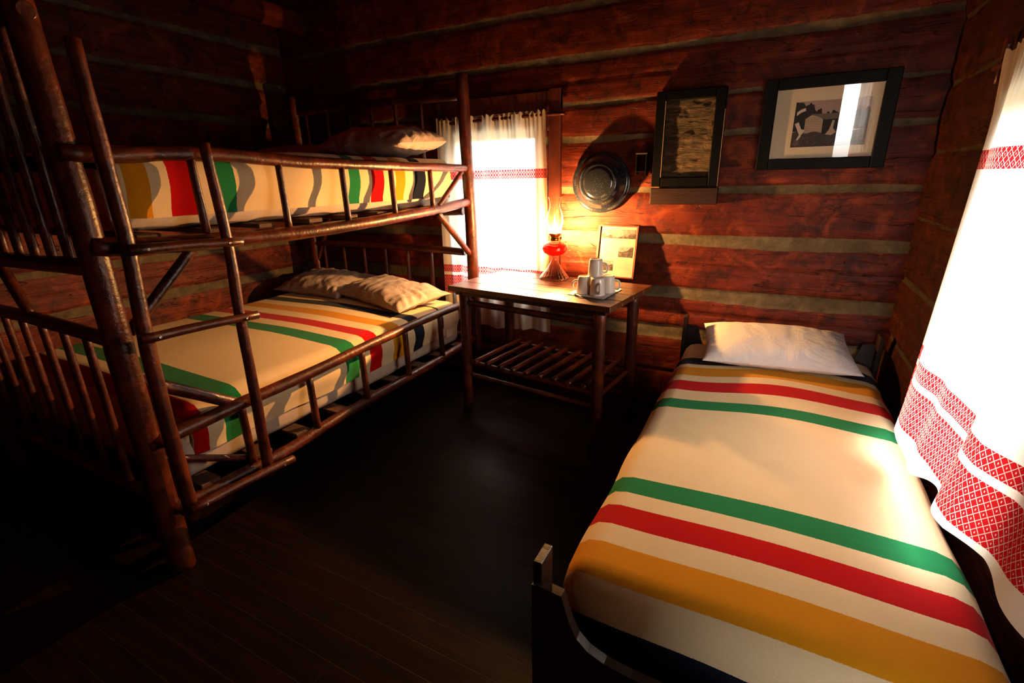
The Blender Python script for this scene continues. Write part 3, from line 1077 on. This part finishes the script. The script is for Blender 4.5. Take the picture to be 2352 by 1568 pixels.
draped('blanket', M_blR, None, -.338, .508, .833, 2.64, .440, (.20, .20, .235, .0), .065, nx=90, ny=150,
       bump=bumpR, label='cream wool blanket with wide stripes spread over the single bed', cat='blanket', run_fn=runR)
pillow('pillow', M_pilw, (.085, 2.515, .515), .64, .40, .15, rz=math.radians(7), tilt=math.radians(10), seed=31, wr=.7,
       label='smooth white pillow at the head of the single bed', concave=.05, n=64)

# ------------------------------------------------------------------ table
TC = Vector((-1.035, 2.372, 0))
TR = math.radians(-6.5)
tb = empty('side_table', TC, 'dark plank table on round pole legs with a slatted lower shelf', 'table', rz=TR)
TM = Matrix.Translation(TC) @ Matrix.Rotation(TR, 4, 'Z')


def tw(x, y, z):
    return TM @ Vector((x, y, z))


mb = MB()
ys = (-.272, -.135, .002, .138, .272)
for k in range(4):
    mb.box(-.478 - .003 * (k % 2), .478 + .002 * k, ys[k] + .0012, ys[k + 1] - .0012, .722, .750, mat=TM, bev=.0025)
mb.build('tabletop', M_tablew, tb)
MB().box(-.445, .445, -.245, .245, .700, .722, mat=TM).build('apron', M_dark, tb)
LEG = ((-.405, -.215), (.405, -.215), (.405, .215), (-.405, .215))
for k, (x, y) in enumerate(LEG):
    MB().pole([tw(x, y, .715), tw(x * 1.005, y * 1.01, .35), tw(x * 1.01, y * 1.02, 0)], .031, .029, seed=60 + k * 3).build('leg', M_pole, tb)
for y in (-.215, .215):
    MB().pole([tw(-.41, y, .655), tw(.41, y, .648)], .017, seed=70 + y).build('stretcher', M_pole, tb)
    MB().pole([tw(-.41, y, .300), tw(.41, y, .290)], .015, seed=72 + y).build('stretcher', M_pole, tb)
    MB().pole([tw(-.41, y, .225), tw(.41, y, .215)], .013, seed=74 + y).build('stretcher', M_pole, tb)
for x in (-.405, .405):
    MB().pole([tw(x, -.215, .27), tw(x, .215, .27)], .014, seed=75 + x).build('stretcher', M_pole, tb)
for k in range(9):
    x = -.34 + k * .085
    MB().pole([tw(x, -.235, .318), tw(x + .004, .235, .316)], .0135, seed=80 + k, step=.06).build('shelf_slat', M_pole, tb)

# ------------------------------------------------------------------ oil lamp
LX, LY, LZ = -1.073, 2.555, .750
lamp = empty('oil_lamp', (LX, LY, LZ), 'lit glass oil lamp with red oil and a tall chimney on the table', 'oil lamp')
M_lglass = mat_glass('lamp_glass', (.99, .98, .96), .95, .03, 1.5, .002, .60)
M_lglass2 = mat_glass('lamp_font_glass', (.97, .94, .92), .95, .02, 1.6, .01, .35)


def mat_oil():
    t = NT('red_lamp_oil')
    tr = t.n('BsdfTransparent', {'Color': c4(.95, .10, .03)}).outputs[0]
    tl = t.n('BsdfTranslucent', {'Color': c4(.85, .06, .02)}).outputs[0]
    gl = t.n('BsdfGlossy', {'Color': c4(.9, .8, .8), 'Roughness': .05}).outputs[0]
    df = t.n('BsdfDiffuse', {'Color': c4(.7, .04, .015)}).outputs[0]
    a = t.n('MixShader', {0: .5, 1: tl, 2: df}).outputs[0]
    a = t.n('MixShader', {0: .45, 1: a, 2: tr}).outputs[0]
    n = t.noise(t.coord(), 20, 2)
    return t.end(t.n('MixShader', {0: t.math('MULTIPLY', n, .15), 1: a, 2: gl}).outputs[0])


def mat_flame():
    t = NT('lamp_flame')
    g = t.n('TexGradient', {'Vector': t.coord((1, 1, 1))}).outputs[0]
    n = t.noise(t.coord(), 12, 2)
    col = t.mix(n, c4(1, .60, .20), c4(1, .80, .42))
    em = t.n('Emission', {'Color': col, 'Strength': 30.0}).outputs[0]
    tr = t.n('BsdfTransparent').outputs[0]
    return t.end(t.n('AddShader', {0: em, 1: tr}).outputs[0])


MB().lathe([(.082, 0), (.083, .006), (.080, .012), (.074, .020), (.060, .038), (.044, .058), (.030, .080), (.020, .100), (.015, .112), (.015, .122), (.020, .127)],
           72, (LX, LY, LZ), flute=.05, nf=22).build('lamp_base', mat_glass('fluted_lamp_glass', (.86, .66, .56), .95, .05, 2.4, .02, .9), lamp)
MB().lathe([(.018, .127), (.040, .133), (.062, .145), (.073, .163), (.075, .178), (.070, .194), (.052, .208), (.030, .216), (.024, .222)],
           48, (LX, LY, LZ)).build('oil_font', M_lglass2, lamp)
MB().lathe([(.010, .130), (.036, .137), (.058, .149), (.068, .165), (.070, .176), (.064, .190), (.046, .199), (.012, .201)],
           40, (LX, LY, LZ)).build('lamp_oil', mat_oil(), lamp)
MB().lathe([(.025, .216), (.027, .220), (.027, .232), (.022, .236), (.030, .242), (.036, .252), (.036, .257), (.026, .259), (.014, .262), (.010, .266)],
           32, (LX, LY, LZ)).build('burner', M_brass, lamp)
MB().lathe([(.007, 0), (.009, .002), (.009, .006), (.006, .008)], 16, mat=Matrix.Translation((LX + .045, LY - .03, LZ + .236)) @ Matrix.Rotation(math.radians(70), 4, 'Y')).build('wick_knob', M_brass, lamp)
MB().lathe([(.033, .257), (.036, .272), (.043, .298), (.047, .320), (.045, .345), (.037, .372), (.030, .395), (.028, .410), (.031, .430), (.038, .448), (.039, .450),
            (.037, .450), (.030, .431), (.0265, .410), (.0285, .395), (.0355, .372), (.0435, .345), (.0455, .320), (.0415, .298), (.0345, .272), (.0315, .257)],
           48, (LX, LY, LZ), caps=False).build('chimney', M_lglass, lamp)
MB().lathe([(.003, .266), (.009, .271), (.0125, .281), (.0125, .292), (.009, .307), (.005, .320), (.0015, .332)], 20, (LX, LY, LZ)).build('flame', mat_flame(), lamp)
FLC = (1.0, .47, .135)


def flame_light(kind, watts, az=0.0):
    ld = bpy.data.lights.new('flame_light', kind)
    ld.energy = watts
    ld.color = FLC
    if kind == 'POINT':
        ld.shadow_soft_size = .010
    else:
        ld.shape = 'ELLIPSE'
        ld.size = .016
        ld.size_y = .032
    lo = bpy.data.objects.new('flame_light', ld)
    SC.collection.objects.link(lo)
    lo.parent = lamp
    lo.matrix_world = Matrix.Translation((LX, LY, LZ + .296)) @ Matrix.Rotation(math.radians(az), 4, 'Z') @ Matrix.Rotation(math.radians(66), 4, 'X')


# the wick is flat, so the flame shines mostly to its two broad sides, hardly upward
flame_light('AREA', LAMP_WATTS, -32)
flame_light('AREA', LAMP_WATTS, 148)
flame_light('POINT', LAMP_WATTS * .55)

# ------------------------------------------------------------------ cups on a napkin
M_cup = mat_plain('glazed_ceramic', (.72, .70, .66), .12, .6, var=.04, bstr=.02)
M_napkin = mat_plain('paper_napkin', (.68, .66, .66), .9, .2, var=.06, bscale=80)
mb = MB()
NK = [(-.862, 2.208), (-.662, 2.170), (-.640, 2.420), (-.835, 2.445)]
vs, fs = [], []
nn = 16
for j in range(nn + 1):
    for i in range(nn + 1):
        u, v = i / nn, j / nn
        x = (NK[0][0] * (1 - u) + NK[1][0] * u) * (1 - v) + (NK[3][0] * (1 - u) + NK[2][0] * u) * v
        y = (NK[0][1] * (1 - u) + NK[1][1] * u) * (1 - v) + (NK[3][1] * (1 - u) + NK[2][1] * u) * v
        e = max(abs(u - .5), abs(v - .5)) * 2
        vs.append((x, y, .7525 + .005 * max(0, e - .7) * (1 + math.sin(9 * (u + v) * 3))))
for j in range(nn):
    for i in range(nn):
        a = j * (nn + 1) + i
        fs.append([a, a + 1, a + nn + 2, a + nn + 1])
base = [(x, y, .7508) for x, y, z in vs]
off = len(vs)
vs2 = vs + base
fs2 = fs + [[off + q for q in f][::-1] for f in fs]
mb.add(vs2, fs2, 0, True)
mb.build('napkin', M_napkin, None, 'white paper napkin spread under the stack of cups', 'napkin')


def make_cup(label):
    c = empty('cup', (0, 0, 0), label, 'cup', 'white cups stacked upside down on the napkin')
    # upside down: rim below, foot on top
    prof = [(.0372, 0), (.0378, .002), (.0372, .008), (.0352, .035), (.0330, .062), (.0314, .0765), (.0300, .0805), (.0285, .0815), (.0280, .084), (.0255, .084), (.0245, .0812), (.001, .0805)]
    inner = [(.001, .074), (.020, .074), (.0265, .071), (.0300, .058), (.0325, .035), (.0345, .010), (.0350, 0)]
    MB().lathe(prof + inner[:0], 40, caps=False).build('cup_body', M_cup, c)
    mb_ = MB()
    mb_.lathe(inner[::-1], 40, caps=False)
    mb_.lathe([(.0350, 0), (.0365, 0)], 40, caps=False)
    ib = mb_.build('cup_inside', M_cup, c)
    pts = [(.0345, 0, .018), (.050, 0, .017), (.057, 0, .034), (.054, 0, .052), (.042, 0, .060), (.0305, 0, .060)]
    MB().pole(pts, .0056, .0056, seg=10, step=.004, wob=0).build('handle', M_cup, c)
    return c


def place(root, loc, rz):
    root.matrix_world = Matrix.Translation(Vector(loc)) @ Matrix.Rotation(rz, 4, 'Z')


cup0 = make_cup('white cup upside down on the napkin, nearest to the lamp')
CUPS = [((-.790, 2.262, .7545), math.radians(-165), None),
        ((-.716, 2.246, .7545), math.radians(-60), 'white cup upside down at the table edge side of the napkin'),
        ((-.688, 2.326, .7545), math.radians(15), 'white cup upside down on the napkin, its handle towards the single bed'),
        ((-.768, 2.340, .7545), math.radians(120), 'white cup upside down on the napkin, behind the others and half hidden'),
        ((-.742, 2.288, .8395), math.radians(20), 'white cup upside down on top of the other cups')]
for k, (loc, rz, lab) in enumerate(CUPS):
    if k == 0:
        place(cup0, loc, rz)
    else:
        c = cup0.copy()
        SC.collection.objects.link(c)
        c['label'] = lab
        place(c, loc, rz)
        for ch in list(cup0.children):
            d = ch.copy()
            SC.collection.objects.link(d)
            d.parent = c
            d.matrix_parent_inverse = ch.matrix_parent_inverse.copy()


# ------------------------------------------------------------------ framed sheet standing on the table
def mat_paper(name, base, lines):
    t = NT(name)
    n = t.noise(t.coord(), 40, 3)
    col = t.mix(t.math('MULTIPLY', n, .12), c4(*base), c4(*[q * .8 for q in base]))
    return t.end(t.pbr(col, .6, .3))


def mat_photo(name, a, b, c, sc=30, rough=.4):
    t = NT(name)
    n = t.noise(t.coord((1, 1, 1.4)), sc, 6, .65, .4)
    return t.end(t.pbr(t.ramp(n, [(.36, a), (.5, b), (.62, c)]), rough, .3))


M_paper = mat_paper('printed_paper', (.27, .23, .18), True)
M_ink = mat_plain('grey_ink', (.14, .12, .10), .8, .2)
M_ph1 = mat_photo('landscape_print_dark', (.010, .008, .008), (.035, .027, .027), (.08, .065, .065), 60)
M_ph2 = mat_photo('landscape_print_pale', (.09, .07, .07), (.13, .11, .11), (.18, .15, .15), 40)
M_glassf = mat_glass('picture_glass', (1, 1, 1), .9, .01, 1.5)
fs_ = empty('tabletop_frame', (-.765, 2.70, .751), 'printed information sheet in a standing dark frame leaning at the wall', 'picture frame')
lean = math.atan2(.055, .29)
FM = Matrix.Translation((-.768, 2.700, .752)) @ Matrix.Rotation(math.radians(-2), 4, 'Z') @ Matrix.Rotation(-lean, 4, 'X')
fw, fh, ft = .116, .292, .010
mb = MB()
mb.box(-fw, -fw + .014, -ft, ft + .012, 0, fh, mat=FM, bev=.001)
mb.box(fw - .010, fw, -ft, ft, 0, fh, mat=FM, bev=.001)
mb.box(-fw + .010, fw - .010, -ft, ft, 0, .008, mat=FM, bev=.001)
mb.box(-fw + .010, fw - .010, -ft, ft, fh - .008, fh, mat=FM, bev=.001)
mb.build('frame', M_darkz, fs_)
mb = MB()
mb.box(-fw + .010, fw - .010, -.002, .006, .008, fh - .008, mat=FM)
pg = mb.build('printed_sheet', M_paper, fs_)
mb = MB()
mb.box(-.098, .100, -.0030, -.0021, fh - .072, fh - .022, mat=FM, mi=1)
pts = [(-.098, fh - .072)]
for k in range(21):
    xx = -.098 + .198 * k / 20
    pts.append((xx, fh - .066 + .030 * abs(nz(k * .9, 3)) + (.018 if k < 3 or k > 16 else 0)))
pts.append((.100, fh - .072))
mb.prism(pts, -.0036, -.0031, mi=0, mat=FM)
mb.box(.014, .094, -.0030, -.0021, .118, .176, mat=FM, mi=1)
mb.prism([(.014, .118), (.014, .150), (.030, .146), (.045, .150), (.062, .152), (.080, .168), (.094, .170), (.094, .118)], -.0036, -.0031, mi=0, mat=FM)
mb.box(-.080, -.012, -.0030, -.0021, .040, .096, mat=FM, mi=1)
mb.prism([(-.080, .040), (-.080, .074), (-.064, .070), (-.05, .078), (-.035, .069), (-.02, .076), (-.012, .072), (-.012, .040)], -.0036, -.0031, mi=0, mat=FM)
mb.build('print_photo', [M_ph1, M_ph2], pg)
mb = MB()
rr = random.Random(3)
for blk in ((-.09, .005, .205, .135), (-.09, .005, .128, .105), (.0, .094, .106, .045), (-.03, .05, .215, .214)):
    z = blk[2]
    while z > blk[3]:
        mb.box(blk[0], blk[1] - rr.random() * .03, -.0026, -.0022, z, z + .0011, mat=FM)
        z -= .0062
mb.build('printed_text', M_ink, pg)
MB().box(-fw + .008, fw - .008, -.0062, -.0050, .006, fh - .006, mat=FM).build('glass', M_glassf, fs_)

# ------------------------------------------------------------------ things on the back wall
WY = YB - .022


def mat_enamel():
    t = NT('speckled_enamel')
    v = t.n('TexVoronoi', {'Vector': t.coord(), 'Scale': 130.0}).outputs['Distance']
    sp = t.math('LESS_THAN', v, .13)
    col = t.mix(t.math('MULTIPLY', sp, .6), c4(.010, .013, .020), c4(.30, .30, .30))
    return t.end(t.pbr(col, .16, .6, None, **{'Coat Weight': .5}))


M_enam = mat_enamel()
pan = empty('enamel_basin', (-.880, WY, 1.270), 'dark speckled enamel basin hanging bottom outward on the log wall', 'basin')
PM = Matrix.Translation((-.880, WY, 1.270)) @ Matrix.Rotation(math.radians(90), 4, 'X') @ Matrix.Rotation(math.radians(3), 4, 'Y')
MB().lathe([(.158, .004), (.163, .007), (.163, .012), (.156, .015), (.146, .016), (.138, .024), (.125, .045), (.112, .062), (.100, .074), (.092, .079), (.088, .077),
            (.080, .077), (.077, .081), (.070, .083), (.001, .082)], 72, mat=PM, caps=False).build('basin_shell', M_enam, pan)
MB().lathe([(.1575, .004), (.146, .012), (.136, .022), (.110, .058), (.090, .073), (.001, .074)][::-1], 60, mat=PM, caps=False).build('basin_inside', M_enam, pan)
MB().lathe([(.003, .0), (.003, .02)], 10, mat=Matrix.Translation((-.880, WY + .02, 1.424)) @ Matrix.Rotation(math.radians(90), 4, 'X')).build('hanging_nail', M_metal, pan)

# small match holder: a strap bracket standing out from the wall
hold = empty('match_holder', (-.652, WY, 1.36), 'small dark metal bracket on the wall between basin and relief picture', 'bracket')
mb = MB()
mb.box(-.682, -.676, WY - .045, WY + .01, 1.308, 1.414, bev=.001)
mb.box(-.632, -.626, WY - .045, WY + .01, 1.300, 1.414, bev=.001)
mb.box(-.676, -.632, WY - .045, WY + .01, 1.409, 1.414, bev=.001)
mb.box(-.676, -.632, WY - .045, WY + .01, 1.320, 1.325, bev=.001)
mb.build('bracket_strap', M_black, hold)
MB().box(-.684, -.624, WY - .047, WY - .044, 1.4075, 1.4145, bev=.0008).build('bright_edge', M_metal, hold, label='bright top edge')  # bright metal strip along the top front of the bracket

rel = empty('relief_picture', (-.435, WY, 1.155), 'tall black framed brown relief picture above a plain wooden panel', 'picture')
mb = MB()
x0, x1, z0, z1 = -.598, -.272, 1.246, 1.696
mb.box(x0, x0 + .047, WY - .036, WY + .01, z0, z1, bev=.004)
mb.box(x1 - .047, x1, WY - .036, WY + .01, z0, z1, bev=.004)
mb.box(x0 + .047, x1 - .047, WY - .0355, WY + .01, z1 - .045, z1, bev=.004)
mb.box(x0 + .047, x1 - .047, WY - .0355, WY + .01, z0, z0 + .045, bev=.004)
mb.build('frame', M_black, rel)
t = NT('carved_brown_relief')
v = t.coord((1, 1, 4.2))
n1 = t.noise(v, 7, 6, .7, 1.1)
n2 = t.noise(v, 30, 4, .6, .5)
col = t.ramp(n1, [(.36, (.018, .010, .004)), (.48, (.065, .036, .014)), (.60, (.15, .092, .040))])
M_relief = t.end(t.pbr(col, .6, .4, t.bump(t.math('ADD', n1, t.math('MULTIPLY', n2, .3)), 1.0, .03)))
vs, fs = [], []
nx_, nz_ = 40, 70
for j in range(nz_ + 1):
    for i in range(nx_ + 1):
        x = x0 + .047 + (x1 - x0 - .094) * i / nx_
        z = z0 + .045 + (z1 - z0 - .090) * j / nz_
        vs.append((x, WY - .016 + .006 * nz(x * 9, z * 34, 2) + .004 * nz(x * 30, z * 70, 5), z))
for j in range(nz_):
    for i in range(nx_):
        a = j * (nx_ + 1) + i
        fs.append([a, a + 1, a + nx_ + 2, a + nx_ + 1])
mb = MB()
mb.add(vs, fs, 0, True)
mb.build('relief_panel', M_relief, rel)
MB().box(x0 - .002, x1 + .006, WY - .030, WY + .01, 1.156, 1.238, bev=.003).build('wooden_panel', mat_wood('panel_wood', 0, (.010, .002, .001), (.018, .004, .002), (.03, .007, .003), crack=False), rel, label='plain reddish wooden panel')
M_pale = mat_plain('pale_strip', (.30, .21, .15), .3, .6)  # pale tone for thin bright strips along two frame edges
MB().box(x0 + .045, x0 + .048, WY - .0375, WY - .030, z0 + .045, z1 - .045).build('pale_edge', M_pale, rel, label='bright frame edge')
MB().box(x1 - .0015, x1 + .001, WY - .0375, WY - .030, z0, z1 - .1).build('pale_edge', M_pale, rel, label='bright frame edge')

# framed photograph of a cabin
pic = empty('framed_photograph', (.132, WY, 1.33), 'wide black framed old photograph of a log cabin in a cream mat', 'picture')
x0, x1, z0, z1 = -.110, .392, 1.316, 1.704
PMx = Matrix.Translation(((x0 + x1) / 2, WY - .012, 1.51)) @ Matrix.Rotation(math.radians(-2.0), 4, 'Z') @ Matrix.Rotation(math.radians(1.0), 4, 'X')
hw, hh = (x1 - x0) / 2, (z1 - z0) / 2
fwd = .052
mb = MB()
mb.box(-hw, -hw + fwd, -.018, .012, -hh, hh, mat=PMx, bev=.003)
mb.box(hw - fwd, hw, -.018, .012, -hh, hh, mat=PMx, bev=.003)
mb.box(-hw + fwd, hw - fwd, -.0178, .012, hh - fwd + .004, hh, mat=PMx, bev=.003)
mb.box(-hw + fwd, hw - fwd, -.0178, .012, -hh, -hh + fwd - .004, mat=PMx, bev=.003)
mb.build('frame', M_black, pic)
M_mat = mat_plain('mat_board', (.62, .54, .40), .8, .2, var=.05)
M_mat2 = mat_plain('inner_mat_board', (.66, .56, .46), .8, .2, var=.05)
mb = MB()
mb.box(-hw + fwd - .003, hw - fwd + .003, -.004, .004, -hh + fwd - .008, hh - fwd + .008, mat=PMx)
mt = mb.build('mat_board', M_mat, pic)
GR = [mat_plain('print_tone_%s' % n, c, .5, .2, var=v, bscale=s, bstr=0) for n, c, v, s in
      (('sky', (.34, .25, .24), .06, 30), ('trees', (.018, .016, .018), .7, 130), ('logs', (.38, .29, .22), .2, 60), ('roof', (.12, .10, .09), .2, 60),
       ('shade', (.015, .013, .014), .3, 60), ('ground', (.045, .038, .036), .8, 150), ('white', (.52, .47, .44), .1, 40), ('grey', (.10, .085, .08), .5, 90))]
px0, px1, pz0, pz1 = -.118, .166, -.098, .092
def pp(u, v):          # print coordinates 0..1
    return (px0 + (px1 - px0) * u, pz0 + (pz1 - pz0) * v)
mb = MB()
def poly(pts, mi, lay):
    mb.prism([pp(*p) for p in pts], -.0046 - .00025 * lay, -.0044 - .00025 * lay, mi=mi, mat=PMx)
poly([(0, 0), (1, 0), (1, 1), (0, 1)], 0, 0)
top = [(0, .99), (.10, .98), (.14, .90)]
rr = random.Random(11)
u = .16
while u < .98:
    top.append((u, (.92 if u < .26 else .80 if u < .36 else .72 if u < .7 else .80 if u < .82 else .74) + rr.uniform(-.05, .06)))
    u += .022
poly([(0, .35)] + top + [(1, .74), (1, .35)], 1, 1)
poly([(0, 0), (0, .33), (.1, .36), (.2, .30), (.35, .36), (.5, .30), (.62, .34), (.8, .31), (1, .36), (1, 0)], 5, 2)
poly([(.16, .30), (.16, .62), (.24, .70), (.33, .66), (.40, .60), (.405, .30), (.30, .34)], 2, 3)
for k in range(9):
    v = .33 + k * .037
    poly([(.165, v), (.40, v), (.40, v + .006), (.165, v + .006)], 7, 4)
poly([(.405, .28), (.405, .58), (.80, .60), (.80, .28)], 4, 3)
poly([(.22, .72), (.60, .71), (.80, .70), (.80, .60), (.44, .585)], 3, 5)
poly([(.50, .34), (.53, .56), (.56, .56), (.55, .34)], 2, 5)
poly([(.66, .33), (.665, .58), (.70, .58), (.70, .33)], 2, 5)
poly([(.46, .26), (.50, .36), (.56, .38), (.60, .30), (.54, .24)], 2, 6)
poly([(.02, .52), (.07, .56), (.12, .40), (.17, .38), (.12, .22), (.08, .12), (.05, .10), (.10, .28), (.06, .40)], 6, 6)
poly([(.03, .78), (.09, .84), (.14, .86), (.15, .80), (.08, .76), (.03, .70)], 6, 6)
poly([(.02, .06), (.05, .16), (.10, .16), (.12, .06), (.07, .02)], 7, 7)
for k in range(30):
    u, v = rr.uniform(.02, .96), rr.uniform(.02, .26)
    poly([(u, v), (u + .03, v + .01), (u + .02, v + .03)], 7, 7)
mb.build('cabin_photograph', GR, mt)
MB().box(-hw + fwd - .002, hw - fwd + .002, -.0110, -.0098, -hh + fwd - .006, hh - fwd + .006, mat=PMx).build('glass', M_glassf, pic)
